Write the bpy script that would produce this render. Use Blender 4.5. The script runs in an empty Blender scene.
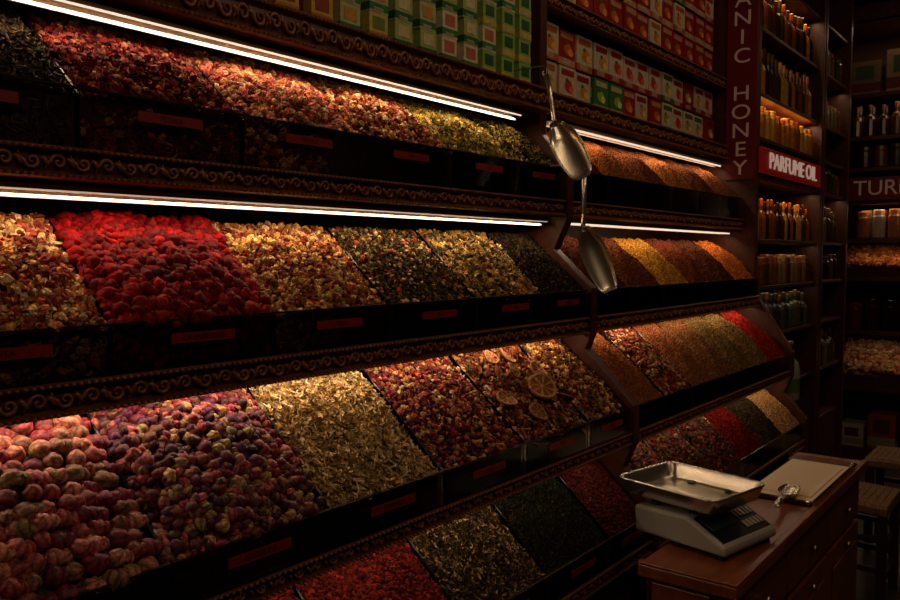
import bpy, math
import numpy as np
from mathutils import Euler, Vector
rng=np.random.default_rng(7)
sc=bpy.context.scene
try:
    sc.view_settings.view_transform='Standard'
except Exception: pass
def s2l(c):
    c=np.array(c,float)/255
    return np.where(c<=.04045,c/12.92,((c+.055)/1.055)**2.4)
# ---------------------------------------------------------------- materials
def newmat(name):
    m=bpy.data.materials.new(name); m.use_nodes=True
    nt=m.node_tree; b=nt.nodes['Principled BSDF']; return m,nt,b
def bump(nt,b,scale,strength,dist=.002,det=3):
    tc=nt.nodes.new('ShaderNodeTexCoord')
    n=nt.nodes.new('ShaderNodeTexNoise'); n.inputs['Scale'].default_value=scale; n.inputs['Detail'].default_value=det
    nt.links.new(tc.outputs['Object'],n.inputs['Vector'])
    bp=nt.nodes.new('ShaderNodeBump'); bp.inputs['Strength'].default_value=strength; bp.inputs['Distance'].default_value=dist
    nt.links.new(n.outputs['Fac'],bp.inputs['Height']); nt.links.new(bp.outputs['Normal'],b.inputs['Normal'])
    return n,tc
def attrmat(name,rough=.7,spec=.3,nscale=300,var=.5,bs=.6,dist=.002,trans=0):
    m,nt,b=newmat(name)
    a=nt.nodes.new('ShaderNodeAttribute'); a.attribute_name='Col'
    n,tc=bump(nt,b,nscale,bs,dist)
    mr=nt.nodes.new('ShaderNodeMapRange'); mr.inputs[1].default_value=.3; mr.inputs[2].default_value=.7
    mr.inputs[3].default_value=1-var; mr.inputs[4].default_value=1+var
    nt.links.new(n.outputs['Fac'],mr.inputs[0])
    vm=nt.nodes.new('ShaderNodeVectorMath'); vm.operation='SCALE'
    nt.links.new(a.outputs['Color'],vm.inputs[0]); nt.links.new(mr.outputs[0],vm.inputs['Scale'])
    nt.links.new(vm.outputs[0],b.inputs['Base Color'])
    b.inputs['Roughness'].default_value=rough; b.inputs['Specular IOR Level'].default_value=spec
    return m
def wood(name,c1,c2,rough=.4,stretch=(2,30,30),bs=.3):
    m,nt,b=newmat(name)
    tc=nt.nodes.new('ShaderNodeTexCoord'); mp=nt.nodes.new('ShaderNodeMapping'); mp.inputs['Scale'].default_value=stretch
    n=nt.nodes.new('ShaderNodeTexNoise'); n.inputs['Scale'].default_value=1.5; n.inputs['Detail'].default_value=6; n.inputs['Distortion'].default_value=.6
    nt.links.new(tc.outputs['Object'],mp.inputs['Vector']); nt.links.new(mp.outputs[0],n.inputs['Vector'])
    cr=nt.nodes.new('ShaderNodeValToRGB'); cr.color_ramp.elements[0].position=.3; cr.color_ramp.elements[1].position=.7
    cr.color_ramp.elements[0].color=(*s2l(c1),1); cr.color_ramp.elements[1].color=(*s2l(c2),1)
    nt.links.new(n.outputs['Fac'],cr.inputs[0]); nt.links.new(cr.outputs[0],b.inputs['Base Color'])
    bp=nt.nodes.new('ShaderNodeBump'); bp.inputs['Strength'].default_value=bs; bp.inputs['Distance'].default_value=.001
    nt.links.new(n.outputs['Fac'],bp.inputs['Height']); nt.links.new(bp.outputs['Normal'],b.inputs['Normal'])
    b.inputs['Roughness'].default_value=rough
    return m
def plain(name,c,rough=.5,metal=0,spec=.5,ns=80,bs=.1,em=0):
    m,nt,b=newmat(name); b.inputs['Base Color'].default_value=(*s2l(c),1)
    b.inputs['Roughness'].default_value=rough; b.inputs['Metallic'].default_value=metal; b.inputs['Specular IOR Level'].default_value=spec
    if em: b.inputs['Emission Color'].default_value=(*s2l(c),1); b.inputs['Emission Strength'].default_value=em
    bump(nt,b,ns,bs,.001); return m
def emis(name,c,st):
    m,nt,b=newmat(name); b.inputs['Base Color'].default_value=(*c,1)
    b.inputs['Emission Color'].default_value=(*c,1); b.inputs['Emission Strength'].default_value=st; return m
def glassmat(name,tint,rough=.12):
    m=bpy.data.materials.new(name); m.use_nodes=True; nt=m.node_tree; nt.nodes.clear()
    o=nt.nodes.new('ShaderNodeOutputMaterial'); mx=nt.nodes.new('ShaderNodeMixShader')
    t=nt.nodes.new('ShaderNodeBsdfTransparent'); t.inputs[0].default_value=(*tint,1)
    g=nt.nodes.new('ShaderNodeBsdfGlossy'); g.inputs['Roughness'].default_value=rough
    fr=nt.nodes.new('ShaderNodeFresnel'); fr.inputs[0].default_value=1.45
    nt.links.new(fr.outputs[0],mx.inputs[0]); nt.links.new(t.outputs[0],mx.inputs[1]); nt.links.new(g.outputs[0],mx.inputs[2])
    nt.links.new(mx.outputs[0],o.inputs[0]); return m
M_herb=attrmat('dried_herb',.75,.25,260,.45,.5,.001)
M_bud=attrmat('dried_bud',.5,.35,220,.5,.8,.0015)
M_berry=attrmat('dried_berry',.6,.12,160,.4,.9,.002)
M_powder=attrmat('ground_spice',.9,.1,170,.5,1.0,.005)
M_goods=attrmat('packaging',.45,.4,60,.15,.1,.0005)
M_jar=attrmat('jar_glaze',.18,.6,40,.25,.05,.0005)
M_wood=wood('dark_wood',(62,28,15),(104,52,27),.38)
M_wood2=wood('red_wood',(62,26,15),(92,42,24),.45)
M_mold=wood('carved_wood',(110,62,32),(165,102,54),.33,(8,40,40))
M_counter=wood('counter_wood',(104,50,26),(144,76,40),.3,(3,20,3))
M_back=wood('back_panel_wood',(48,16,10),(70,26,14),.6)
M_glass=glassmat('bin_glass',(.93,.94,.87))
M_div=plain('divider_plexi',(40,30,22),.25)
M_label=plain('red_label',(136,24,18),.45)
M_ltext=plain('label_ink',(70,12,10),.5)
M_led=emis('led_emitter',(1,.82,.63),.95)
M_led2=emis('led_emitter_dim',(1,.78,.57),.42)
M_alu=plain('aluminium',(190,180,165),.3,1)
M_alud=plain('aluminium_channel',(170,150,125),.5,.4)
M_steel=plain('stainless_steel',(225,216,200),.25,.92,.8,12,.12)
M_white=plain('white_plastic',(172,167,156),.4)
M_black=plain('black_plastic',(18,18,20),.3)
M_lcd=plain('lcd_panel',(46,62,70),.15)
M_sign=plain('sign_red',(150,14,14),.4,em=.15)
M_signd=plain('sign_dark_red',(104,16,16),.5,em=.02)  # faint emission put into the board colour to brighten it, not a lightbox
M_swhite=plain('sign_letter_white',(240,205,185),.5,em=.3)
M_swhite2=plain('sign_letter_dim',(205,165,140),.5,em=.05)  # small emission lifts these letters, they are not lit from within
M_floor=plain('floor_tile_dark',(58,46,40),.35,0,.5,6,.3)
M_wall=plain('plaster_dark',(80,52,38),.8,0,.3,20,.4)
M_darkwood=wood('stool_wood',(34,20,14),(58,34,22),.45,(20,20,3))
M_paper=plain('paper_sheet',(232,205,172),.6)
M_clear=glassmat('clear_plastic',(.85,.82,.78),rough=.05)
M_weave=wood('woven_seat',(110,80,52),(160,124,84),.8,(60,60,60),.8)
# ---------------------------------------------------------------- mesh builder
class MB:
    def __init__(s): s.V=[];s.C=[];s.F=[];s.n=0
    def add(s,v,faces,col=(1,1,1)):
        v=np.asarray(v,float); c=np.broadcast_to(np.asarray(col,float),v.shape)
        s.V.append(v); s.C.append(np.array(c))
        g={}
        for f in faces: g.setdefault(len(f),[]).append(f)
        for k,a in g.items(): s.F.append(np.array(a,np.int64)+s.n)
        s.n+=len(v)
    def inst(s,t,pos,R,scl,col):
        N=len(pos)
        if N==0: return
        v,fs,tc=t; nv=len(v)
        scl=np.asarray(scl,float)
        if scl.ndim==1: scl=np.repeat(scl[:,None],3,1)
        vv=np.einsum('nij,nvj->nvi',R,v[None]*scl[:,None,:])+pos[:,None,:]
        s.V.append(vv.reshape(-1,3)); s.C.append((col[:,None,:]*tc[None]).reshape(-1,3))
        off=(np.arange(N)*nv+s.n)[:,None,None]
        g={}
        for f in fs: g.setdefault(len(f),[]).append(f)
        for k,a in g.items(): s.F.append((np.array(a,np.int64)[None]+off).reshape(-1,k))
        s.n+=N*nv
    def box(s,x0,x1,y0,y1,z0,z1,col=(1,1,1)):
        v=[(x0,y0,z0),(x1,y0,z0),(x1,y1,z0),(x0,y1,z0),(x0,y0,z1),(x1,y0,z1),(x1,y1,z1),(x0,y1,z1)]
        s.add(v,[(0,3,2,1),(4,5,6,7),(0,1,5,4),(1,2,6,5),(2,3,7,6),(3,0,4,7)],col)
    def prof(s,x0,x1,p,col=(1,1,1)):
        n=len(p); v=[(x0,a,b) for a,b in p]+[(x1,a,b) for a,b in p]
        f=[(i,(i+1)%n,n+(i+1)%n,n+i) for i in range(n)]+[tuple(range(n))[::-1],tuple(range(n,2*n))]
        s.add(v,f,col)
    def build(s,name,mat,parent=None,smooth=False,bevel=0):
        V=np.concatenate(s.V); C=np.concatenate(s.C)
        me=bpy.data.meshes.new(name)
        me.vertices.add(len(V)); me.vertices.foreach_set('co',V.ravel().astype(np.float32))
        loops=np.concatenate([f.ravel() for f in s.F]); tot=np.concatenate([np.full(len(f),f.shape[1]) for f in s.F])
        st=np.concatenate([[0],np.cumsum(tot)[:-1]])
        me.loops.add(len(loops)); me.loops.foreach_set('vertex_index',loops.astype(np.int32))
        me.polygons.add(len(tot)); me.polygons.foreach_set('loop_start',st.astype(np.int32))
        me.polygons.foreach_set('use_smooth',np.full(len(tot),smooth,bool))
        me.update(calc_edges=True); me.validate()
        ca=me.color_attributes.new('Col','FLOAT_COLOR','POINT')
        ca.data.foreach_set('color',np.hstack([C,np.ones((len(C),1))]).ravel().astype(np.float32))
        me.materials.append(mat)
        o=bpy.data.objects.new(name,me); sc.collection.objects.link(o)
        if parent: o.parent=parent
        if bevel:
            md=o.modifiers.new('bevel','BEVEL'); md.width=bevel; md.segments=2; md.limit_method='ANGLE'
        return o
def empty(name):
    e=bpy.data.objects.new(name,None); e.empty_display_size=.05; sc.collection.objects.link(e); return e
def text(name,body,size,loc,rot,mat,parent,ext=.002,align='CENTER',sx=1):
    c=bpy.data.curves.new(name,'FONT'); c.body=body; c.size=size; c.extrude=ext; c.align_x=align; c.align_y='CENTER'
    c.materials.append(mat); o=bpy.data.objects.new(name,c); o.location=loc; o.rotation_euler=rot; o.scale=(sx,1,1)
    sc.collection.objects.link(o); o.parent=parent; return o
def rand_rot(n,tilt):
    a=rng.uniform(0,2*np.pi,n); b=rng.uniform(0,2*np.pi,n); t=rng.normal(0,tilt,n)
    def Rz(a):
        R=np.zeros((n,3,3)); c,s=np.cos(a),np.sin(a); R[:,0,0]=c;R[:,0,1]=-s;R[:,1,0]=s;R[:,1,1]=c;R[:,2,2]=1; return R
    X=np.zeros((n,3,3)); c,s=np.cos(t),np.sin(t); X[:,0,0]=1;X[:,1,1]=c;X[:,1,2]=-s;X[:,2,1]=s;X[:,2,2]=c
    return Rz(a)@X@Rz(b)
# ---------------------------------------------------------------- templates
def T_petal(w=.6,curl=.35):
    v=[];f=[]
    for j,(y,ww) in enumerate([(-1,.25),(-.3,.9),(.4,1),(1,.35)]):
        for i,x in enumerate([-1,0,1]):
            v.append((x*ww*w,y,curl*(x*x*.8+y*y*.6)-.2+.1*math.sin(3*y+2*x)))
    for j in range(3):
        for i in range(2):
            a=j*3+i; f.append((a,a+1,a+4,a+3))
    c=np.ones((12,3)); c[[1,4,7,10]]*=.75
    return np.array(v),f,c
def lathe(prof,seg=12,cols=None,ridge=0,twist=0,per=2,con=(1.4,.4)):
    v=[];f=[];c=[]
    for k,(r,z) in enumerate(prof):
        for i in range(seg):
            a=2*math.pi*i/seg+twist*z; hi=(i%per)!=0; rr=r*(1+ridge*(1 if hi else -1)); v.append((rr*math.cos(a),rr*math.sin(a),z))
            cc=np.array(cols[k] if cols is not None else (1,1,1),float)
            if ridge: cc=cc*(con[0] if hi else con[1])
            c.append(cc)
    for k in range(len(prof)-1):
        for i in range(seg):
            j=(i+1)%seg; f.append((k*seg+i,k*seg+j,(k+1)*seg+j,(k+1)*seg+i))
    f.append(tuple(range(seg))[::-1]); f.append(tuple((len(prof)-1)*seg+i for i in range(seg)))
    return np.array(v),f,np.array(c)
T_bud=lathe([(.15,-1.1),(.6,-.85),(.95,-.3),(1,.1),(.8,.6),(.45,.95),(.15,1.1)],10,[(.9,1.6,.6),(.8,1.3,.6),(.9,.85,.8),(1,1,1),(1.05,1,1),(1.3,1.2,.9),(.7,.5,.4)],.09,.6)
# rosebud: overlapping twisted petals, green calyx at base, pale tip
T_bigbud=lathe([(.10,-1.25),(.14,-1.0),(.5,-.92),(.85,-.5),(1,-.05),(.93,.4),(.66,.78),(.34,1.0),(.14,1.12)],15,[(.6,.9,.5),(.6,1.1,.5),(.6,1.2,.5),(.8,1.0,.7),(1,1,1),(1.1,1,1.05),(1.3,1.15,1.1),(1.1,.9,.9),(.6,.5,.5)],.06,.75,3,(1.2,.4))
T_berry=lathe([(.3,-.8),(.8,-.5),(1,0),(.8,.5),(.3,.8)],8)
def T_chunk(seg=7,am=.16):
    v,f,c=lathe([(.3,-.7),(.85,-.4),(1,.1),(.7,.55),(.25,.75)],seg)
    v=v+rng.normal(0,am,v.shape); c=c*rng.uniform(.6,1.3,(len(c),1)); return v,f,c
T_chunks=[T_chunk() for _ in range(4)]
T_cran=[T_chunk(9,.10) for _ in range(5)]
T_stick=(np.array([(x,y,z) for z in(-.12,.12) for x,y in((-.14,-1),(.14,-1),(.1,1),(-.1,1))],float),[(0,3,2,1),(4,5,6,7),(0,1,5,4),(1,2,6,5),(2,3,7,6),(3,0,4,7)],np.ones((8,3)))
def T_flowerf():
    v=[(0,0,.25)];f=[];c=[(.7,.5,.25)]
    n=7
    for i in range(n):
        a=2*math.pi*i/n; b=len(v)
        for r,da,z in((.3,-.3,.15),(1,-.25,.0),(1.15,0,-.05),(1,.25,.05),(.3,.3,.15)):
            v.append((r*math.cos(a+da),r*math.sin(a+da),z)); c.append((1,1,1))
        f.append((b,b+1,b+2,b+3,b+4)); f.append((0,b,b+4))
    return np.array(v),f,np.array(c,float)
T_flower=T_flowerf()
def T_slicef():
    v=[];f=[];c=[]; seg=32
    rings=[(.0,.06,(.9,.5,.2)),(.10,.07,(.9,.55,.25)),(.16,.05,(.42,.10,.015)),(.55,.045,(.45,.11,.015)),(.76,.05,(.4,.10,.015)),(.82,.10,(.95,.55,.24)),(.95,.10,(.85,.34,.07)),(1.0,0,(.5,.16,.04)),(.97,-.10,(.5,.2,.05)),(.01,-.08,(.5,.2,.05))]
    for r,z,cc in rings:
        for i in range(seg):
            a=2*math.pi*i/seg; v.append((r*math.cos(a),r*math.sin(a),z+.10*math.sin(2*a)*r)); 
            k=np.array(cc)
            if .12<r<.80 and i%4==0: k=np.array((.9,.5,.22))
            c.append(k)
    for k in range(len(rings)-1):
        for i in range(seg):
            j=(i+1)%seg; f.append((k*seg+i,(k+1)*seg+i,(k+1)*seg+j,k*seg+j))
    return np.array(v),[q[::-1] for q in f],np.array(c)
T_slice=T_slicef()
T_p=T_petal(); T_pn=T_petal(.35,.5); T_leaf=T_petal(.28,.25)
# ---------------------------------------------------------------- rows geometry (z relative to eye level, shifted at end)
ROW={1:dict(Yf=1.325,zt=.272,zb=.178,zm=.125,Yb=1.53,zk=.445,d=-.002),
     2:dict(Yf=1.235,zt=-.118,zb=-.195,zm=-.25,Yb=1.45,zk=.07,d=.002),
     3:dict(Yf=1.085,zt=-.478,zb=-.548,zm=-.585,Yb=1.33,zk=-.27,d=.006),
     4:dict(Yf=1.015,zt=-.80,zb=-.87,zm=-.91,Yb=1.22,zk=-.62,d=.006)}
BACKY=1.75
def hfun(w,s,seed,amp=.022):
    return amp*np.clip(np.sin(np.pi*w),0,1)**.6*np.clip(np.sin(np.pi*(s*.85+.12)),0,1)+.004*np.sin(w*9+seed)*np.sin(s*8+seed*2)
def surf(X0,X1,r,w,s,seed,off=0,amp=.022):
    L=np.array([r['Yb']-r['Yf'],r['zk']-r['zt']]); ln=np.hypot(*L); u=L/ln; n=np.array([-u[1],u[0]])
    h=hfun(w,s,seed,amp)+off
    return np.stack([X0+(X1-X0)*w, r['Yf']+.008+u[0]*s*ln+n[0]*h, r['zt']-.006+u[1]*s*ln+n[1]*h],-1),u,n,ln
def bin_make(kind,X0,X1,rowi,recipe,spacing=.0105,layers=2,base=(60,40,25),seed=0,powder=None,label=True,extra=None,amp=.022,mat=None):
    r=ROW[rowi]; e=empty(kind+'_bin'); g=.003
    a,b=X0+g,X1-g
    mb=MB(); n=90 if powder else 22
    W,S=np.meshgrid(np.linspace(0,1,n),np.linspace(0,1,n)); off=0
    if powder:
        off=.0022*rng.normal(size=W.shape)+.004*np.sin(W*23+seed)*np.sin(S*19+seed*3)+.003*np.sin(W*41+S*17+seed)
    P,u,nn,ln=surf(a,b,r,W,S,seed,off,amp); P=P.reshape(-1,3)
    f=[(j*n+i,j*n+i+1,(j+1)*n+i+1,(j+1)*n+i) for j in range(n-1) for i in range(n-1)]
    bc=s2l(powder if powder else base)
    colr=bc*rng.uniform(.55,1.45,(len(P),1)) if powder else bc
    mb.add(P,f,colr)
    nz=6; front=[];
    for j in range(nz):
        for i in range(n):
            x=a+(b-a)*i/(n-1); z=r['zb']+(P[i][2]-r['zb'])*j/(nz-1); front.append((x,P[i][1] if j==nz-1 else r['Yf']+.012,z))
    mb.add(front,[(j*n+i,j*n+i+1,(j+1)*n+i+1,(j+1)*n+i) for j in range(nz-1) for i in range(n-1)],bc)
    if recipe:
        for part in(0,1):
            if part==0:
                nx=max(2,int((b-a)/spacing)); ns=int(ln/spacing)
                w=(np.tile(np.arange(nx),ns*layers)+rng.uniform(0,1,nx*ns*layers))/nx
                s=(np.repeat(np.arange(ns*layers)%ns,nx)+rng.uniform(0,1,nx*ns*layers))/ns
                of=rng.uniform(0,1,len(w))*spacing*.6
                pos,u,nn,_=surf(a+.002,b-.002,r,w,s,seed,of,amp)
                F=np.array([[1,0,0],[0,u[0],nn[0]],[0,u[1],nn[1]]])
            else:
                nx=max(2,int((b-a)/spacing)); ns=max(2,int((r['zt']-r['zb'])/spacing))
                w=(np.tile(np.arange(nx),ns)+rng.uniform(0,1,nx*ns))/nx
                s=(np.repeat(np.arange(ns),nx)+rng.uniform(0,1,nx*ns))/ns
                pos=np.stack([a+.004+(b-a-.008)*w,np.full(len(w),r['Yf']+.012),r['zb']+.004+(r['zt']-r['zb']-.004)*s],-1)
                F=np.array([[1,0,0],[0,0,-1],[0,1,0]],float)
            wt=np.array([q[1] for q in recipe],float); wt/=wt.sum(); kind_i=rng.choice(len(recipe),len(pos),p=wt)
            for qi,(tp,_,size,tilt,pal) in enumerate(recipe):
                m=np.where(kind_i==qi)[0]
                if part==1: size=min(size,.011)
                tps=tp if isinstance(tp,list) else [tp]
                sub=rng.integers(0,len(tps),len(m))
                for ti,t in enumerate(tps):
                    mm=m[sub==ti]; N=len(mm)
                    if not N: continue
                    R=F[None]@rand_rot(N,tilt if part==0 else .3)
                    sz=size*rng.uniform(.65,1.3,(N,1))*rng.uniform(.8,1.2,(N,3))
                    pc=np.array([s2l(c) for c in pal])[rng.integers(0,len(pal),N)]*rng.uniform(.5,1.4,(N,1))
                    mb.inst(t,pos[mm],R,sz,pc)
    if extra: extra(mb,a,b,r,seed)
    mb.build(kind,mat or (M_powder if powder else M_herb),e,smooth=bool(mat) )
    gb=MB(); gb.box(X0+.002,X1-.002,r['Yf']-.008,r['Yf']-.004,r['zb'],r['zt']+.004); gb.build('glass_front',M_glass,e)
    rim=MB(); rim.box(X0+.002,X1-.002,r['Yf']-.010,r['Yf']-.002,r['zt']+.004,r['zt']+.008)
    d=r['d'] if not powder else -.006
    for xx in (X0,X1):
        rim.prof(xx-.002,xx+.002,[(r['Yf'],r['zb']),(r['Yf'],r['zt']+d),(r['Yb'],r['zk']+d),(r['Yb'],r['zb'])][::-1])
    rim.build('divider',M_div,e)
    if label:
        cx=(X0+X1)/2; hw=min(.066,(X1-X0)*.3); zc=r['zt']-.026
        lb=MB(); lb.box(cx-hw,cx+hw,r['Yf']-.0105,r['Yf']-.0085,zc-.009,zc+.009); lb.build('label',M_label,e)
        text('label_text',label if isinstance(label,str) else kind.split('_')[-1].upper(),.014,(cx,r['Yf']-.0110,zc),(math.pi/2,0,0),M_ltext,e,.0003)
    return e
# palettes
RED=[(120,20,16),(90,14,14),(140,32,24),(64,10,10)]
PET=[(136,38,34),(104,24,24),(154,64,52),(84,22,18),(170,110,70)]
PINK=[(190,100,84),(160,70,62),(210,150,110),(190,130,80),(120,60,40)]
CRM=[(225,180,115),(210,150,85),(195,116,58),(165,66,46),(130,40,34),(220,190,135)]
YGR=[(215,180,80),(190,155,64),(120,115,50),(150,130,60),(84,80,38)]
DKM=[(50,60,36),(70,54,40),(60,30,40),(34,40,26),(90,70,46)]
GRM=[(96,92,50),(64,68,38),(124,104,56),(84,44,48),(175,140,76)]
YEL=[(225,180,80),(195,140,60),(150,95,45),(230,195,120)]
BRN=[(90,64,36),(70,50,28),(110,84,44),(56,44,24)]
LIN=[(240,208,150),(222,188,126),(195,160,100),(246,224,180),(165,130,80)]
ROS=[(150,54,66),(184,92,96),(104,30,56),(84,26,62),(180,140,96),(112,60,44),(66,18,40)]
def k(i): return .345+.335*i if i<=5 else 2.268
def xb(i): return (k(i), k(i+1) if i<5 else 2.268)
def T_peelf():
    v=[];f=[];n=10
    for i in range(n):
        a=-.3+i*.5; rr=1-.05*i
        for w_ in(-.16,.16): v.append((rr*math.cos(a)*.8,rr*math.sin(a)*.8,w_+.02*i)); 
    for i in range(n-1): f.append((2*i,2*i+1,2*i+3,2*i+2))
    return np.array(v),f,np.ones((len(v),3))
T_peel=T_peelf()
def big_slices(mb,a,b,r,seed):
    ws=np.array([.60,.86,.24,.62,.36,.88,.12,.50,.40]); ss=np.array([.40,.62,.62,.84,.20,.28,.40,.66,.86])
    pos,u,nn,_=surf(a,b,r,ws,ss,seed,np.array([.028,.02,.02,.018,.02,.018,.02,.016,.018]))
    F=np.array([[1,0,0],[0,u[0],nn[0]],[0,u[1],nn[1]]])
    R=F[None]@rand_rot(9,.32)
    R[0]=F@np.array([[.94,0,-.34],[0,1,0],[.34,0,.94]])
    mb.inst(T_slice,pos,R,np.array([.045,.032,.032,.031,.03,.028,.031,.026,.026]),np.ones((9,3))*.5)
    N=26; w=rng.uniform(.08,.92,N); s=rng.uniform(.1,.95,N)
    pos,u,nn,_=surf(a,b,r,w,s,seed,.014)
    pc=np.array([s2l(c) for c in [(170,90,44),(130,66,34),(190,120,70),(100,50,28)]])[rng.integers(0,4,N)]
    mb.inst(T_peel,pos,F[None]@rand_rot(N,.7),rng.uniform(.016,.028,N),pc)
L=[ # row1
 (1,0,'dried_mountain_herbs',[(T_pn,3,.008,.6,DKM),(T_stick,1,.010,.5,BRN)],.010),
 (1,1,'hibiscus_petals',[(T_p,4,.010,.7,RED+PET),(T_chunks,1,.008,.8,PET)],.0105),
 (1,2,'pink_rose_petals',[(T_p,3,.009,.7,PINK+PET),(T_bud,2,.0085,1.2,PINK)],.0105),
 (1,3,'pink_rose_tea',[(T_p,3,.009,.7,PINK+CRM+PET),(T_chunks,1,.008,.8,CRM)],.0105),
 (1,4,'chamomile_tea',[(T_flower,2,.009,.6,YGR),(T_pn,3,.009,.6,YGR)],.0105),
 (1,5,'sage_tea',[(T_pn,3,.010,.6,YGR+DKM),(T_stick,1,.012,.5,YGR)],.0105),
 (2,0,'fruit_tea',[(T_p,3,.010,.7,CRM+PINK),(T_chunks,2,.008,.9,CRM)],.0105),
 (2,1,'dried_cranberries',[(T_cran,1,.0135,1.2,[(140,6,10),(104,4,7),(156,12,13)])],.0155),
 (2,2,'love_tea',[(T_p,3,.009,.7,CRM+PINK),(T_chunks,2,.007,.9,CRM+YEL)],.010),
 (2,3,'relax_tea',[(T_pn,4,.008,.6,GRM),(T_chunks,1,.006,.8,CRM+GRM),(T_stick,1,.009,.5,BRN)],.009),
 (2,4,'flower_tea',[(T_flower,1,.011,.6,YEL),(T_p,2,.009,.7,YEL+GRM),(T_chunks,1,.007,.8,GRM)],.0105),
 (2,5,'black_tea',[(T_pn,3,.008,.6,BRN+DKM)],.009),
 (3,0,'dried_large_rosebuds',None,.03),
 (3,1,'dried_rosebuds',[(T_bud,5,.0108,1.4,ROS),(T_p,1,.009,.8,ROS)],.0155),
 (3,2,'linden_flowers',[(T_leaf,3,.012,.5,LIN),(T_pn,2,.010,.6,LIN),(T_p,1,.008,.5,LIN[:2]),(T_stick,1,.010,.5,LIN)],.010),
 (3,3,'rosehip_tea',[(T_p,3,.009,.7,PET+CRM+ROS),(T_chunks,2,.007,.9,CRM+PET),(T_bud,1,.007,1.2,ROS)],.0105),
 (3,4,'orange_slice_tea',[(T_p,3,.010,.7,CRM+PET+BRN+BRN),(T_chunks,2,.008,.9,CRM+PET+BRN),(T_stick,1,.02,.5,[(170,110,64),(140,84,48)])],.0105),
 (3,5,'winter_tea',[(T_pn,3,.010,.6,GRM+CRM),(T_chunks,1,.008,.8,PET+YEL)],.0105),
 (4,1,'chili_flakes',[(T_chunks,1,.006,1,[(130,28,16),(150,44,22),(90,14,10)])],.009),
 (4,2,'chili_flakes',[(T_chunks,1,.006,1,[(130,28,16),(150,44,22),(90,14,10)])],.009),
 (4,3,'fennel_seeds',[(T_stick,2,.007,.6,GRM+BRN),(T_pn,2,.007,.6,LIN+BRN+BRN)],.008),
 (4,4,'dried_mint',[(T_pn,1,.006,.6,[(44,48,28),(34,38,20),(60,60,34)])],.008),
 (4,5,'sumac_flakes',[(T_chunks,1,.005,1,[(90,18,14),(70,12,10),(110,34,20)])],.008),
]
def bigbuds(mb,a,b,r,seed):
    sp=.030; nx=int((b-a)/sp)+1; ns=12
    w=[];s=[]
    for j in range(ns):
        for i in range(nx):
            w.append((i+.5*(j%2)+rng.uniform(-.15,.15))/nx); s.append((j+rng.uniform(-.15,.15)+.3)/ns)
    w=np.clip(np.array(w),.04,.96); s=np.array(s)
    pos,u,nn,_=surf(a,b,r,w,s,seed,rng.uniform(0,.012,len(w)))
    F=np.array([[1,0,0],[0,u[0],nn[0]],[0,u[1],nn[1]]]); N=len(w)
    pal=np.array([s2l(c) for c in [(170,84,80),(140,62,64),(186,120,100),(134,92,70),(134,48,62),(114,38,60)]])[rng.integers(0,6,N)]
    mb.inst(T_bigbud,pos,F[None]@rand_rot(N,1.2),rng.uniform(.014,.0178,N),pal)
    m2=rng.permutation(N)[:N*2//3]
    pos2=pos[m2]+np.array([.015,0,-.003]); mb.inst(T_bigbud,pos2,F[None]@rand_rot(len(m2),1.2),rng.uniform(.011,.015,len(m2)),pal[m2])
sd=0
for (ri,ki,nm,rec,sp) in L:
    sd+=1; X0,X1=xb(ki)
    ex=big_slices if 'orange_slice' in nm else (bigbuds if rec is None else None)
    bs={'dried_cranberries':(56,5,5),'linden_flowers':(120,100,62),'dried_rosebuds':(50,16,20),'dried_large_rosebuds':(36,18,16)}.get(nm,(60,38,24))
    bin_make(nm,X0,X1,ri,rec,sp,2,bs,seed=sd,extra=ex,mat={'dried_rosebuds':M_bud,'dried_large_rosebuds':M_bud,'dried_cranberries':M_berry}.get(nm))
# right-hand section
RX0,RX1=2.318,3.99
RR={1:[('paprika_powder',(110,46,28)),('curry_powder',(150,88,46)),('cinnamon_powder',(116,64,38)),('ginger_powder',(160,98,52)),('allspice_powder',(104,58,34)),('mixed_spice_powder',(136,78,44))],
    2:[('clove_powder',(92,44,28)),('cumin_powder',(112,60,34)),('turmeric_powder',(196,140,50)),('red_pepper_powder',(120,58,34)),('garam_masala_powder',(96,52,32)),('saffron_powder',(200,110,42))],
    3:[('sweet_paprika_powder',(150,88,50)),('rose_mix',None),('meat_spice_powder',(146,88,52)),('fish_spice_powder',(134,88,50)),('thyme_powder',(120,92,50)),('oregano_powder',(128,98,56)),('hot_chili_powder',(150,34,24))],
    4:[('pul_biber',None),('isot_pepper',None),('pink_peppercorns',None),('sumac_powder',(110,20,16)),('black_cumin_powder',(60,46,30)),('sesame_powder',(180,138,88))]}
for ri,lst in RR.items():
    n=len(lst); w=(RX1-RX0)/n
    for i,(nm,c) in enumerate(lst):
        sd+=1; rec=None
        if c is None:
            rec=[(T_p,2,.009,.7,CRM+PET+GRM if ri==3 else PET+GRM),(T_chunks,2,.007,.9,CRM+PET if ri==3 else RED+BRN)]
        bin_make(nm,RX0+i*w,RX0+(i+1)*w,ri,rec,.0105,2,seed=sd,powder=c,amp=.036,label=False)
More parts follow.
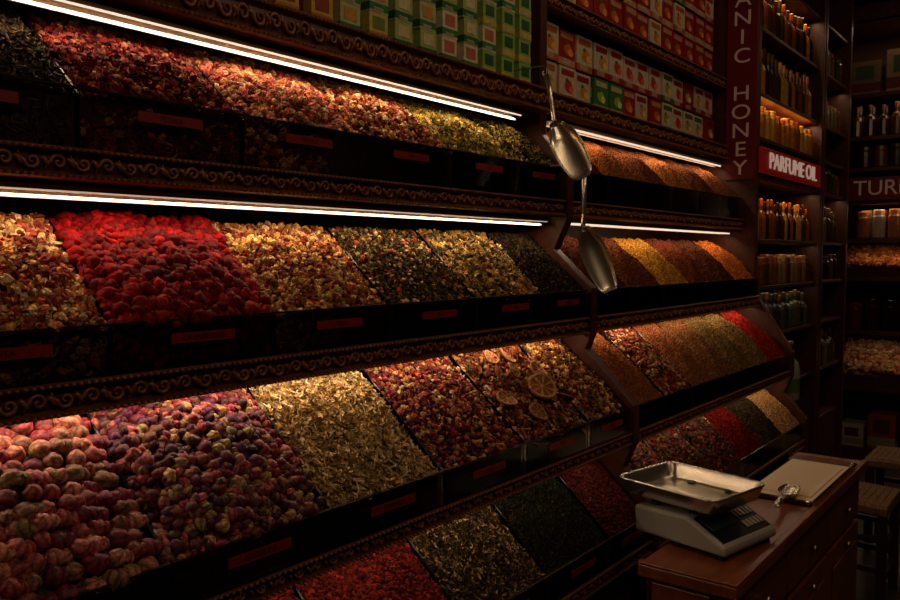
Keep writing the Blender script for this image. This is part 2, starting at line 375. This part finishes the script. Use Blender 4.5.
# ---------------------------------------------------------------- shelf unit
unit=empty('spice_display_shelf')
def tube(pts,r,sides=5):
    pts=np.array(pts,float); n=len(pts); v=[]; T=np.gradient(pts,axis=0); T/=np.linalg.norm(T,axis=1)[:,None]+1e-9
    up=np.array([0,1.,0]) 
    for i in range(n):
        u_=up if abs(T[i]@up)<.95 else np.array([1.,0,0])
        a=np.cross(T[i],u_); a/=np.linalg.norm(a); b=np.cross(T[i],a)
        rr=r[i] if hasattr(r,'__len__') else r
        for s in range(sides):
            t=2*math.pi*s/sides; v.append(pts[i]+rr*(math.cos(t)*a+math.sin(t)*b))
    f=[(i*sides+s,i*sides+(s+1)%sides,(i+1)*sides+(s+1)%sides,(i+1)*sides+s) for i in range(n-1) for s in range(sides)]
    f.append(tuple(range(sides))[::-1]); f.append(tuple((n-1)*sides+s for s in range(sides)))
    return np.array(v),f,np.ones((len(v),3))
th=np.linspace(0,2.6*math.pi,22); rr=.40*(1-th/(2.9*math.pi))
sp=np.stack([rr*np.cos(th+math.pi),np.zeros_like(th),rr*np.sin(th+math.pi)],-1)
tail=np.array([(-.40-.25*t,0,.42*t*t) for t in np.linspace(1,.12,5)])
T_scroll=tube(np.vstack([tail,sp]),np.r_[np.linspace(.03,.10,5),np.linspace(.11,.06,22)],5)
T_scroll2=(T_scroll[0]*np.array([1,1,-1]),[f[::-1] for f in T_scroll[1]],T_scroll[2])
T_leafc=tube([(t*.5-.25,0,.18*math.sin(t*6)) for t in np.linspace(0,1,8)],np.array([.02,.08,.12,.13,.12,.09,.05,.01]),5)
def molding(x0,x1,Y,zt,zb):
    h=zt-zb; mb=MB()
    P=[(Y+.03,zt),(Y-.012,zt),(Y-.016,zt-.05*h),(Y-.016,zt-.12*h),(Y-.008,zt-.18*h),(Y-.004,zt-.24*h),(Y-.006,zt-.5*h),(Y-.004,zt-.76*h),(Y-.008,zt-.82*h),(Y-.014,zt-.88*h),(Y-.014,zt-.96*h),(Y-.008,zb),(Y+.022,zb)]
    mb.prof(x0,x1,P)
    mb.build('molding',M_wood,unit)
    m2=MB(); p=.042; n=int((x1-x0)/p); c=h*.62
    xs=x0+p*(np.arange(n)+.5); I=np.repeat(np.eye(3)[None],n,0)
    pos=np.stack([xs,np.full(n,Y-.008),np.full(n,(zt+zb)/2)],-1)
    e=np.arange(n)%2==0; one=np.ones((n,3))
    S=np.stack([np.full(n,min(c*1.0,.04)),np.full(n,.05),np.full(n,c)],-1)
    m2.inst(T_scroll,pos[e],I[e],S[e],one[e]); m2.inst(T_scroll2,pos[~e],I[~e],S[~e],one[~e])
    pos2=pos+np.array([p/2,0,0]); m2.inst(T_leafc,pos2,I,S,one)
    nb=int((x1-x0)/.012); xb_=x0+.012*(np.arange(nb)+.5)
    for zz in (zt-.09*h,zb+.08*h):
        m2.inst(T_berry,np.stack([xb_,np.full(nb,Y-.016),np.full(nb,zz)],-1),np.repeat(np.eye(3)[None],nb,0),np.full(nb,.0038),np.ones((nb,3)))
    m2.build('carving',M_mold,unit,smooth=True)
XL=-.6; SX=2.314
sb=MB()
for ri,r in ROW.items():
    for (x0,x1) in ((XL,2.27),(SX,3.995)):
        molding(x0,x1,r['Yf'],r['zb'],r['zm'])
        sb.box(x0,x1,r['Yf']+.0,BACKY,r['zb']-.022,r['zb']-.002)
molding(XL,2.27,1.385,.54,.462); molding(SX,3.995,1.40,.54,.47); molding(SX,3.995,1.42,.87,.82)
sb.box(XL,2.27,1.40,BACKY,.52,.54); sb.box(SX,3.995,1.41,BACKY,.52,.54); sb.box(SX,3.995,1.43,BACKY,.84,.86)
sb.box(XL,3.99,1.06,BACKY,-1.5,-.9)
sb.build('shelf_boards',M_wood,unit,bevel=.002)
dv=MB()
P2=[(BACKY,-1.5),(.995,-1.5),(.995,-.78),(1.10,-.66),(1.065,-.58),(1.065,-.465),(1.235,-.30),(1.215,-.25),(1.215,-.105),(1.355,.02),(1.305,.12),(1.305,.285),(1.41,.40),(1.41,1.85),(BACKY,1.85)]
dv.prof(2.272,SX-.002,P2[::-1])
dv.prof(3.996,4.04,[(BACKY,-1.5),(.995,-1.5),(.995,-.78),(1.10,-.66),(1.065,-.58),(1.065,-.465),(1.235,-.2),(1.25,-.1),(1.25,1.85),(BACKY,1.85)][::-1])
dv.build('upright_panels',M_wood2,unit,bevel=.003)
bp=MB(); bp.box(XL,4.03,BACKY-.01,BACKY,-1.5,1.85); bp.build('back_panel',M_back,unit)
# LED strips : diffuser tubes in an aluminium channel; emitter is aimed down and back onto the goods
def led(x0,x1,Y,z,double,power,mat=M_led,col=(1,.72,.46),tilt=35):
    a=MB(); a.prof(x0,x1,[(Y-.016,z+.014),(Y-.016,z+.006),(Y-.014,z+.006),(Y-.014,z+.012),(Y+.026,z+.012),(Y+.026,z+.000),(Y+.028,z+.000),(Y+.028,z+.014)]); a.build('led_channel',M_alud,unit)
    t=MB(); 
    for dy,dz in ([(-.008,.007),(.014,-.004)] if double else [(0,.004)]):
        t.prof(x0+.01,x1-.01,[(Y+dy+.0035*math.cos(q),z+dz+.0035*math.sin(q)) for q in np.linspace(0,2*math.pi,9)[:-1]])
    t.build('led_tube',mat,unit,smooth=True)
    ld=bpy.data.lights.new('led_light','AREA'); ld.shape='RECTANGLE'; ld.size=x1-x0-.04; ld.size_y=.012; ld.energy=power*(x1-x0); ld.color=col
    o=bpy.data.objects.new('led_light',ld); o.location=((x0+x1)/2,Y+.006,z-.004); o.rotation_euler=(math.radians(tilt),0,0); o.parent=unit; sc.collection.objects.link(o)
led(XL,2.16,1.415,.436,True,1.1,tilt=28)
led(XL,2.24,1.365,.103,True,.95,M_led2,tilt=22)
led(XL,2.24,1.276,-.236,False,.8,M_led2,tilt=2)
led(XL,2.24,1.126,-.572,False,.26,M_led2,tilt=8)
led(2.33,3.97,1.415,.436,False,.9)
led(2.33,3.97,1.365,.103,False,.75,tilt=28)
led(2.33,3.97,1.276,-.236,False,.75,M_led2,tilt=10)
led(2.33,3.97,1.126,-.572,False,.45,M_led2,tilt=15)
# ---------------------------------------------------------------- tea boxes
def disc(mb,x,y,z,rx,rz,col,n=14):
    v=[(x,y,z)]+[(x+rx*math.cos(2*math.pi*i/n),y,z+rz*math.sin(2*math.pi*i/n)) for i in range(n)]
    mb.add(v,[(0,1+i,1+(i+1)%n) for i in range(n)],s2l(col))
def cbox(mb,x0,x1,y0,y1,z0,z1,base,band,blob,fruit=False):
    mb.box(x0,x1,y0,y1,z0,z1,s2l(base)); h=z1-z0; w=x1-x0; e=.0006
    if fruit:
        mb.box(x0-e,x1+e,y0-e,y1+e,z0+h*.0,z0+h*.20,s2l(band))
        mb.box(x0+w*.12,x1-w*.12,y0-2*e,y0,z0+h*.76,z0+h*.92,s2l(band))
        cx=x0+w*rng.uniform(.35,.6); cz=z0+h*.47
        disc(mb,cx,y0-2*e,cz,w*.24,h*.17,blob); disc(mb,cx+w*.16,y0-3*e,cz-h*.08,w*.15,h*.11,tuple(min(255,q*1.3+20) for q in blob)); disc(mb,cx-w*.1,y0-3*e,cz+h*.16,w*.09,h*.05,(80,110,50))
        mb.box(x0-2*e,x0,y0+.01,y1-.01,z0+h*.4,z0+h*.7,s2l(blob))
    else:
        mb.box(x0-e,x1+e,y0-e,y1+e,z0+h*.08,z0+h*.34,s2l(band))
        mb.box(x0+w*.18,x1-w*.18,y0-2*e,y0,z0+h*.45,z0+h*.88,s2l(blob))
        d=y1-y0; mb.box(x0-2*e,x0,y0+d*.2,y1-d*.2,z0+h*.45,z0+h*.85,s2l(blob))
    for q in range(3): mb.box(x0+w*.2,x1-w*.3,y0-3*e,y0-e,z0+h*(.06+.05*q),z0+h*(.08+.05*q),s2l((230,220,190)))
tb=MB()
cols=[((205,170,60),(190,110,30),(150,60,20)),((215,190,90),(200,120,40),(110,140,50)),((190,195,140),(50,120,56),(210,150,60)),((170,190,100),(36,104,50),(220,210,160)),((225,215,180),(60,130,66),(200,110,90)),((150,185,90),(210,190,90),(40,100,50))]
for i in range(17):
    x=.60+i*.098; 
    for j in range(5):
        if i<6: c=[((150,40,30),(190,150,60),(90,20,16)),cols[0]][(i+j)%2]
        else: c=cols[min(5,max(0,(i-6)//2+int(rng.integers(0,2))))]
        dx=rng.uniform(-.004,.004); z=.542+j*.073
        cbox(tb,x+dx,x+dx+.068,1.425,1.56,z,z+.072,*c)
tb.build('herbal_tea_boxes',M_goods)
tb=MB(); C2=[((220,205,180),(160,30,26),(200,60,40)),((220,205,180),(70,110,50),(180,160,60)),((160,28,26),(200,150,110),(210,110,50)),((210,195,165),(150,30,30),(220,150,60)),((225,195,170),(160,50,50),(190,60,60)),((160,30,28),(130,16,18),(220,170,140)),((215,200,165),(190,100,40),(220,130,40))]
for base,nl,hh in ((.542,2,.128),(.872,3,.128)):
    for i in range(13):
        for j in range(nl):
            x=2.34+i*.125; z=base+j*(hh+.002)
            c=C2[int(rng.integers(0,7))]
            if base>.8 and rng.random()<.45: c=C2[2]
            if j==0 and base<.8 and i in(3,4): c=((60,120,60),(200,190,150),(170,190,90))
            cbox(tb,x,x+.115,1.45+rng.uniform(0,.012),1.60,z,z+hh-rng.uniform(0,.008),*c,fruit=True)
tb.build('apple_tea_boxes',M_goods)
# ---------------------------------------------------------------- signs
s1=empty('honey_sign'); b=MB(); b.box(3.982,3.994,1.252,1.40,.37,1.70); b.build('board',M_signd,s1,bevel=.002)
for i,ch in enumerate("ORGANIC HONEY"):
    if ch!=' ': text('letter_'+str(i),ch,.10,(3.980,1.326,1.555-i*.090-.05),(math.pi/2,0,-math.pi/2),M_swhite2,s1,.002,sx=1.2)
s2=empty('perfume_oil_sign'); b=MB(); b.box(4.02,5.15,1.235,1.249,.405,.53); b.build('board',M_sign,s2,bevel=.002)
b=MB(); b.box(4.03,5.14,1.230,1.235,.412,.418); b.box(4.03,5.14,1.230,1.235,.517,.523); b.build('border',M_sign,s2)
text('lettering','PARFUME OIL',.115,(4.59,1.232,.468),(math.pi/2,0,0),M_swhite,s2,.003,sx=1.3)
s3=empty('turkish_delight_sign'); b=MB(); b.box(6.435,6.447,-.3,1.44,.40,.56); b.build('board',M_signd,s3,bevel=.002)
text('lettering','TURKISH DELIGHT',.15,(6.432,1.32,.48),(math.pi/2,0,-math.pi/2),M_swhite2,s3,.002,'LEFT')
# ---------------------------------------------------------------- bottle shelving
T_bottle=lathe([(.9,0),(1,.1),(1,1.5),(.75,1.8),(.35,2.0),(.35,2.3),(.42,2.3),(.42,2.75),(.3,2.8)],12,[(1,1,1)]*6+[(2.2,1.6,.7)]*3)
T_jar=lathe([(.9,0),(1,.08),(1,1.5),(.85,1.62),(.88,1.64),(.88,1.95),(.8,2)],12,[(1,1,1)]*4+[(1.6,1.3,.8)]*3)
bs=empty('bottle_shelving'); m=MB(); BX=6.02
ZS=[-.72,-.42,-.16,.085,.40,.60,.82,1.145,1.45]
for z in ZS: m.box(4.042,BX,1.29,BACKY-.01,z-.02,z)
m.box(4.042,4.30,1.10,1.29,-1.5,-.72); m.box(4.042,BX,1.30,BACKY-.01,-1.5,-1.05)
for x in (5.30,5.36,BX): m.box(x,x+.04,1.27,BACKY-.01,-1.5,1.85)
m.box(4.042,BX,1.73,BACKY-.005,-1.5,1.85)
m.build('shelf_boards',M_wood2,bs,bevel=.003)
def stock_x(name,x0,x1,z,tpl,r,h,pal,rows=2,y=1.34,gap=1.15,mat=M_jar):
    mb=MB(); n=int((x1-x0)/(2*r*gap))
    for q in range(rows):
        xs=x0+r+np.arange(n)*2*r*gap; N=len(xs)
        pos=np.stack([xs,np.full(N,y+q*2.2*r),np.full(N,z+.001)],-1)
        S=np.stack([np.full(N,r),np.full(N,r),np.full(N,h)*rng.uniform(.9,1.05,N)],-1)
        mb.inst(tpl,pos,np.repeat(np.eye(3)[None],N,0),S,np.array([s2l(c) for c in pal])[rng.integers(0,len(pal),N)])
    return mb.build(name,mat,smooth=False)
GOLD=[(200,130,40),(180,100,30),(150,80,30),(210,160,70)]
DRK=[(60,30,18),(40,24,14),(90,50,24),(70,60,30)]
stock_x('perfume_bottles',4.06,5.28,1.146,T_bottle,.032,.085,DRK+GOLD)
stock_x('perfume_bottles',4.06,5.28,.821,T_bottle,.03,.09,DRK+GOLD)
stock_x('honey_jars',4.06,5.28,.601,T_jar,.04,.08,GOLD)
stock_x('oil_bottles',4.06,5.28,.086,T_bottle,.025,.075,GOLD+DRK)
mb=stock_x('cream_jars',4.06,5.28,-.159,T_jar,.035,.08,[(150,120,90),(130,80,45),(90,50,30)])
stock_x('soap_bottles',4.30,5.28,-.419,T_bottle,.034,.075,[(90,100,90),(110,90,60),(60,60,54)])
for z in (-.719,-.159,.086,.401,.821,1.146):
    stock_x('glass_jars',5.42,BX-.02,z,T_jar if rng.random()<.5 else T_bottle,.045,.08,DRK+[(110,60,40),(120,100,80)])
# rear shelving
bw=empty('rear_display_cabinet'); m=MB()
ZB=[-.97,-.55,-.16,.124,.40,.636,.86,1.17,1.68]
for z in ZB: m.box(6.47,6.88,-1.3,1.46,z-.03,z)
m.box(6.45,6.88,1.45,1.50,-1.5,1.85); m.box(6.45,6.88,.15,.20,-1.5,.39); m.box(6.45,6.88,.15,.20,.57,1.85); m.box(6.46,6.88,-1.3,1.46,-1.5,-1.42); m.box(6.46,6.86,-1.3,1.46,1.69,1.8)
m.build('shelf_boards',M_wood2,bw,bevel=.003)
def stock_y(name,z,tpl,r,h,pal,rows=2,x=6.53,gap=1.12):
    mb=MB(); n=int(2.5/(2*r*gap))
    for q in range(rows):
        ys=-1.1+r+np.arange(n)*2*r*gap; ys=ys[(np.abs(ys-.175)>r+.03)&(ys<1.40)]; N=len(ys)
        pos=np.stack([np.full(N,x+q*2.2*r),ys,np.full(N,z+.001)],-1)
        S=np.stack([np.full(N,r),np.full(N,r),np.full(N,h)*rng.uniform(.9,1.05,N)],-1)
        mb.inst(tpl,pos,np.repeat(np.eye(3)[None],N,0),S,np.array([s2l(c) for c in pal])[rng.integers(0,len(pal),N)])
    mb.build(name,M_jar)
stock_y('dark_oil_bottles',.861,T_bottle,.038,.085,DRK)
stock_y('white_label_jars',.125,T_jar,.045,.10,[(190,170,150),(150,60,40),(170,110,70)])
stock_y('jam_jars',-.549,T_jar,.05,.11,[(60,24,14),(100,40,20),(40,20,14)])
stock_y('pickle_jars',.637,T_jar,.045,.08,[(110,60,40),(60,34,24)])
def pile(name,z,h,pal,size,tpls):
    e=empty(name); mb=MB(); y0,y1=.22,1.42; N=900
    y=rng.uniform(y0+.02,y1-.02,N); t=rng.uniform(0,1,N); x=6.50+t*.3; zz=z+.02+h*(.35+.65*t)+rng.uniform(-.02,0,N)
    pos=np.stack([x,y,zz],-1); idx=rng.integers(0,len(tpls),N)
    C=np.array([s2l(c) for c in pal])[rng.integers(0,len(pal),N)]
    for i,t_ in enumerate(tpls):
        q=idx==i; mb.inst(t_,pos[q],rand_rot(q.sum(),1),rng.uniform(.8,1.2,q.sum())*size,C[q])
    mb.add([(6.49,y0,z),(6.83,y0,z),(6.83,y1,z),(6.49,y1,z),(6.49,y0,z+.3*h),(6.83,y0,z+h*.98),(6.83,y1,z+h*.98),(6.49,y1,z+.3*h)],[(4,5,6,7),(0,3,2,1),(0,1,5,4),(3,7,6,2),(0,4,7,3),(1,2,6,5)],s2l(pal[0])*.4)
    mb.build('pieces',M_herb,e)
    g=MB(); g.box(6.472,6.478,y0,y1,z+.001,z+h*.9); g.build('glass_front',M_clear,e)
pile('walnut_bin',-.159,.22,[(170,100,50),(140,76,38),(190,120,66)],.022,T_chunks)
pile('turkish_delight_bin',-.969,.30,[(190,140,110),(190,165,125),(160,90,70)],.022,T_chunks)
mb=MB()
for i,(y,w,h,c) in enumerate([(1.28,.2,.24,(120,100,80)),(1.03,.22,.3,(150,120,90)),(.78,.2,.2,(100,50,40)),(.52,.2,.28,(130,110,90))]):
    cbox(mb,6.52,6.74,y-w/2,y+w/2,1.171,1.171+h,c,(100,40,30),(60,80,50))
mb.build('gift_boxes',M_goods)
mb=MB()
for i,(y,w,h,c) in enumerate([(1.3,.16,.10,(190,180,165)),(1.1,.18,.16,(150,60,50)),(.88,.16,.12,(190,185,170)),(.6,.2,.18,(120,90,60))]):
    cbox(mb,6.5,6.72,y-w/2,y+w/2,-1.419,-1.419+h*1.6,c,(150,140,130),(90,50,40))
mb.build('cardboard_cartons',M_goods)
# ---------------------------------------------------------------- counter
CY=.80; CZ=-.722; CX=1.735
ct=empty('wooden_counter'); m=MB()
m.box(CX+.025,3.09,.60,CY-.01,-1.44,CZ-.037); m.box(CX+.05,3.06,.64,CY-.03,-1.5,-1.44)
m.build('cabinet',M_wood2,ct,bevel=.004)
m=MB(); m.box(CX,3.11,.565,CY,CZ-.037,CZ-.007); m.box(CX,3.11,.565,.585,CZ-.007,CZ); m.box(CX,CX+.02,.585,CY,CZ-.007,CZ); m.build('top',M_counter,ct,bevel=.004)
m=MB()
for i in range(3):
    x=CX+.04+i*.440
    m.box(x,x+.42,.585,.60,-.91,-.78); m.box(x,x+.42,.585,.60,-1.40,-.93); m.box(x+.05,x+.37,.579,.585,-1.34,-.99)
m.box(CX+.013,CX+.025,.63,CY-.03,-.82,-.77); m.box(CX+.013,CX+.025,.63,.68,-1.42,-.82); m.box(CX+.013,CX+.025,CY-.08,CY-.03,-1.42,-.82); m.box(CX+.013,CX+.025,.68,CY-.08,-1.42,-1.34)
m.build('drawer_fronts',M_counter,ct,bevel=.003)
m=MB(); kn=lathe([(.3,0),(.35,.5),(1,.8),(1.1,1.3),(.8,1.7),(.2,1.8)],12)
for i in range(3):
    for z in (-.845,-.96): m.inst(kn,np.array([[CX+.25+i*.440,.585,z]]),np.array([[[1,0,0],[0,0,-1],[0,1,0]]],float),np.array([.012]),np.ones((1,3)))
m.build('knobs',M_alu,ct,smooth=True)
# scale
scl=empty('weighing_scale'); SC=(2.005,.742,CZ-.006); SA=math.radians(-12)
def place(o): o.location=SC; o.rotation_euler=(0,0,SA); return o
m=MB(); m.prof(-.122,.122,[(-.135,.012),(.125,.012),(.13,.080),(-.03,.085),(-.135,.034)][::-1]); place(m.build('body',M_white,scl,bevel=.008))
m=MB()
for x in(-.098,.098):
    for y in(-.11,.01): m.inst(lathe([(1,0),(1,.9),(.8,1)],12),np.array([[x,y,0]]),np.eye(3)[None],np.array([[.016,.016,.014]]),np.ones((1,3)))
place(m.build('feet',M_black,scl))
def onslope(x0,x1,t0,t1,h,name,mat):
    A=np.array([-.135,.034]); B=np.array([-.03,.085]); d=B-A; n=np.array([-d[1],d[0]])/np.hypot(*d)
    m=MB(); p=[A+d*t0,A+d*t1,A+d*t1+n*h,A+d*t0+n*h]; m.prof(x0,x1,[tuple(q) for q in p][::-1]); place(m.build(name,mat,scl,bevel=.001))
onslope(-.11,.11,.12,.92,.002,'display_panel',M_black)
onslope(-.098,.015,.45,.84,.004,'lcd',M_lcd)
for i in range(5):
    for j in range(2): onslope(.025+i*.016,.036+i*.016,.25+j*.3,.45+j*.3,.005,'key_%d_%d'%(i,j),M_alu)
m=MB()
for x in(-.08,.08):
    for y in(-.02,.09): m.inst(lathe([(1,0),(.7,.5),(1,1)],10),np.array([[x,y,.081]]),np.eye(3)[None],np.array([[.012,.012,.030]]),np.ones((1,3)))
place(m.build('pan_supports',M_black,scl))
def rrect(hx,hy,r,z,n=6):
    out=[]
    for cx,cy,a0 in((hx-r,hy-r,0),(-hx+r,hy-r,90),(-hx+r,-hy+r,180),(hx-r,-hy+r,270)):
        for i in range(n+1):
            a=math.radians(a0+90*i/n); out.append((cx+r*math.cos(a),cy+r*math.sin(a),z))
    return out
rings=[(.08,.09,.01,.108),(.100,.126,.02,.106),(.107,.133,.022,.112),(.113,.139,.024,.142),(.121,.147,.028,.146),(.124,.150,.030,.142),(.122,.148,.030,.139),(.110,.136,.024,.106),(.100,.126,.02,.102),(.01,.01,.005,.102)]
m=MB(); v=[]; 
for q in rings: v+=rrect(*q)
n=28; f=[(i*n+j,(i+1)*n+j,(i+1)*n+(j+1)%n,i*n+(j+1)%n) for i in range(len(rings)-1) for j in range(n)]; f.append(tuple(range(n)))
v=[(x-.01,y+.035,z) for x,y,z in v]; m.add(v,f); place(m.build('pan',M_steel,scl,smooth=True))
# tray with paper
tr=empty('glass_tray'); m=MB(); v=[]
for q in [(.26,.10,.02,.001),(.275,.112,.025,.018),(.28,.117,.028,.018),(.268,.104,.02,-.002),(.01,.01,.005,-.002)]: v+=rrect(*q)
f=[(i*n+j,(i+1)*n+j,(i+1)*n+(j+1)%n,i*n+(j+1)%n) for i in range(4) for j in range(n)]; f.append(tuple(range(n)))
m.add(v,f); o=m.build('tray',M_clear,tr); o.location=(2.70,.685,CZ-.004)
m=MB(); m.box(-.25,.25,-.092,.092,.003,.006); m.box(-.2,.22,-.08,.07,.006,.009); o=m.build('paper',M_paper,tr); o.location=(2.70,.685,CZ-.003)
# scoops
def scoop(name,loc,rot,mat=M_steel,bl=.2,bw=.046,hl=.15,bend=0):
    e=empty(name); m=MB(); nu,nv=14,13; v=[]
    for sh in (0,1):
        for i in range(nu):
            t=i/(nu-1); w=bw*(math.sin(math.pi*min(1,(t*.72+.16)))**.55)*(1 if t<.97 else .8); w*= (.55+.45*min(1,t*4))
            for j in range(nv):
                a=math.pi*(j/(nv-1)); rr=w*(1-.03*sh)
                v.append((-rr*math.cos(a),rr*math.sin(a)*.62*(1-.55*t),-t*bl))
    f=[]
    for sh in (0,1):
        for i in range(nu-1):
            for j in range(nv-1):
                a=sh*nu*nv+i*nv+j; q=(a,a+1,a+nv+1,a+nv); f.append(q if sh else q[::-1])
    N=nu*nv
    for i in range(nu-1):
        for j in (0,nv-1): a=i*nv+j; f.append((a,a+nv,a+N+nv,a+N))
    for j in range(nv-1):
        for i in (0,nu-1): a=i*nv+j; f.append((a,a+1,a+N+1,a+N))
    f.append(tuple(range(nv)))
    m.add(v,f); m.build('bowl',mat,e,smooth=True)
    h=MB(); B=lambda z:bend*z
    pts=[(0,.012,-.004),(B(.01),.008,.01),(B(.03),.0,.03),(B(hl*.6),-.002,hl*.6),(B(hl),0,hl)]
    t=tube(pts,np.array([.009,.007,.006,.008,.009]),10); h.add(t[0]*np.array([1.0,1,1]),t[1])
    rg=tube([(B(hl)+.009*math.cos(q),0,hl+.008+.009*math.sin(q)) for q in np.linspace(0,2*math.pi,14)],.002,6); h.add(*rg[:2])
    h.build('handle',mat,e,smooth=True)
    e.location=loc; e.rotation_euler=rot
    M=Euler(rot).to_matrix(); return Vector(loc)+M@Vector((B(hl),0,hl+.012))
h1=scoop('metal_scoop',(2.070,1.235,.395),(-.35,math.radians(-24),math.radians(-52)),bend=.28)
h2=scoop('metal_scoop',(2.160,1.185,.085),(-.1,math.radians(-22),math.radians(-50)),bl=.21,bend=.42,bw=.042)
scoop('serving_scoop',(2.42,.655,CZ+.024),(math.radians(-90),0,math.radians(95)),bl=.12,bw=.03,hl=.12)
hk=MB()
for p,yb in ((h1,1.40),(h2,1.31)):
    x,y,z=p; t=tube([(x,yb,z+.02),(x,y+.01,z+.02),(x,y-.006,z+.012),(x,y-.006,z-.004),(x,y+.008,z-.008)],.0022,6); hk.add(t[0],t[1])
hk.build('scoop_hooks',M_alu,unit)
# pump bottle
pb=empty('sanitizer_pump_bottle'); m=MB(); m.inst(lathe([(.9,0),(1,.05),(1,1.2),(.8,1.5),(.4,1.65),(.4,1.75)],16),np.array([[4.16,1.115,-.719]]),np.eye(3)[None],np.array([[.044,.044,.125]]),np.ones((1,3))); m.build('bottle',M_white,pb,smooth=True)
m=MB(); m.inst(lathe([(1,0),(1,1),(.3,1.05),(.3,2.0),(.7,2.05),(.7,2.5)],12),np.array([[4.16,1.115,-.502]]),np.eye(3)[None],np.array([[.016,.016,.03]]),np.ones((1,3))); m.box(4.11,4.165,1.108,1.122,-.436,-.424); m.build('pump',M_white,pb)
m=MB(); v,f,_=lathe([(1,0),(1,1)],16); m.add(v*np.array([.0445,.0445,.07])+np.array([4.16,1.115,-.68]),f); m.build('label',plain('bottle_label',(90,120,60),.5),pb)
# stools
def stool(cx,cy,h=.45):
    e=empty('wooden_stool'); z0=-1.5; s=.165; m=MB()
    for dx in(-1,1):
        for dy in(-1,1):
            x,y=cx+dx*(s-.02),cy+dy*(s-.02); m.box(x-.018,x+.018,y-.018,y+.018,z0,z0+h-.01)
    for z in(.12,.25):
        for d in(-1,1):
            m.box(cx-s+.03,cx+s-.03,cy+d*(s-.02)-.011,cy+d*(s-.02)+.011,z0+z,z0+z+.024)
            m.box(cx+d*(s-.02)-.011,cx+d*(s-.02)+.011,cy-s+.03,cy+s-.03,z0+z+.04,z0+z+.064)
    m.build('frame',M_darkwood,e,bevel=.003)
    m=MB()
    for i in range(24):
        y=cy-s+.33*(i+.5)/24; zt=z0+h+.006*math.sin(math.pi*(i+.5)/24)
        t=tube([(cx-s-.004,y,zt-.035),(cx-s-.006,y,zt-.01),(cx-s+.01,y,zt),(cx,y,zt+.002-(.004 if i%2 else 0)),(cx+s-.01,y,zt),(cx+s+.006,y,zt-.01),(cx+s+.004,y,zt-.035)],.0075,6); m.add(t[0],t[1])
    m.box(cx-s,cx+s,cy-s,cy+s,z0+h-.04,z0+h-.004)
    m.build('woven_seat',M_weave,e,smooth=False)
stool(3.86,.76); stool(4.62,.66,.47)
# ---------------------------------------------------------------- room
def rb(name,mat,*a):
    m=MB(); m.box(*a); return m.build(name,mat)
rb('floor',M_floor,-1.5,7.0,-1.8,1.8,-1.6,-1.5)
rb('ceiling',M_wall,-1.5,7.0,-1.8,1.8,1.85,1.95)
rb('wall_left',M_wall,-1.5,7.0,BACKY,1.85,-1.5,1.85)
rb('wall_right',M_wall,-1.5,7.0,-1.9,-1.8,-1.5,1.85)
rb('wall_back',M_wall,6.9,7.0,-1.8,BACKY,-1.5,1.85)
rb('wall_front',M_wall,-1.6,-1.5,-1.8,BACKY,-1.5,1.85)
# lamps
def area(name,loc,sx,sy,p,col=(1,.68,.40),rot=(0,0,0)):
    ld=bpy.data.lights.new(name,'AREA'); ld.shape='RECTANGLE'; ld.size=sx; ld.size_y=sy; ld.energy=p; ld.color=col
    o=bpy.data.objects.new(name,ld); o.location=loc; o.rotation_euler=rot; sc.collection.objects.link(o)
area('overhead_light',(2.7,-.3,1.8),.5,.3,3.0)
area('overhead_light',(.4,-.7,1.8),1.2,.5,8.5,rot=(math.radians(35),0,0))  # added ambient fill from the aisle side for moldings and glass fronts
area('upper_shelf_light',(1.9,.35,1.78),1.8,.12,2.3,rot=(math.radians(45),0,0))
area('upper_shelf_light',(3.6,.5,1.78),.8,.12,1.0,rot=(math.radians(40),0,0))  # added light to brighten the signs, no known fixture here
area('shelf_lamp',(4.67,1.33,1.42),1.2,.03,.8)
area('shelf_lamp',(4.67,1.33,.795),1.2,.03,1.1)
area('shelf_lamp',(4.67,1.33,.375),1.2,.03,.6)
area('shelf_lamp',(4.67,1.32,.06),1.2,.02,.3,(1,.75,.5))
area('shelf_lamp',(4.67,1.33,-.19),1.2,.03,.1,(1,.8,.6))
area('shelf_lamp',(5.7,1.33,.375),.6,.03,.2)
area('shelf_lamp',(5.7,1.33,1.10),.6,.03,.2)
area('shelf_lamp',(6.50,.8,.365),.03,1.0,.6)
area('shelf_lamp',(6.50,.8,.09),.03,1.0,.9)
area('shelf_lamp',(6.50,.8,-.585),.03,1.0,.5)
area('shelf_lamp',(6.50,.8,1.64),.03,1.0,1.1)
area('shelf_lamp',(6.50,.8,1.13),.03,1.0,.4)
area('overhead_light',(5.6,.4,1.8),.4,.4,1.8,rot=(0,math.radians(-25),0))
w=bpy.data.worlds.new('world'); sc.world=w; w.use_nodes=True
w.node_tree.nodes['Background'].inputs[0].default_value=(.02,.01,.006,1); w.node_tree.nodes['Background'].inputs[1].default_value=.2
# shift everything so the floor is at z=0
H=1.5
for o in list(sc.objects):
    if o.parent is None: o.location.z+=H
cam=bpy.data.cameras.new('camera'); co=bpy.data.objects.new('camera',cam); sc.collection.objects.link(co)
cam.sensor_width=36; cam.lens=32; cam.clip_start=.02
co.location=(0,0,H); co.rotation_euler=(math.radians(90-3.2),0,math.radians(38.2-90))
sc.camera=co
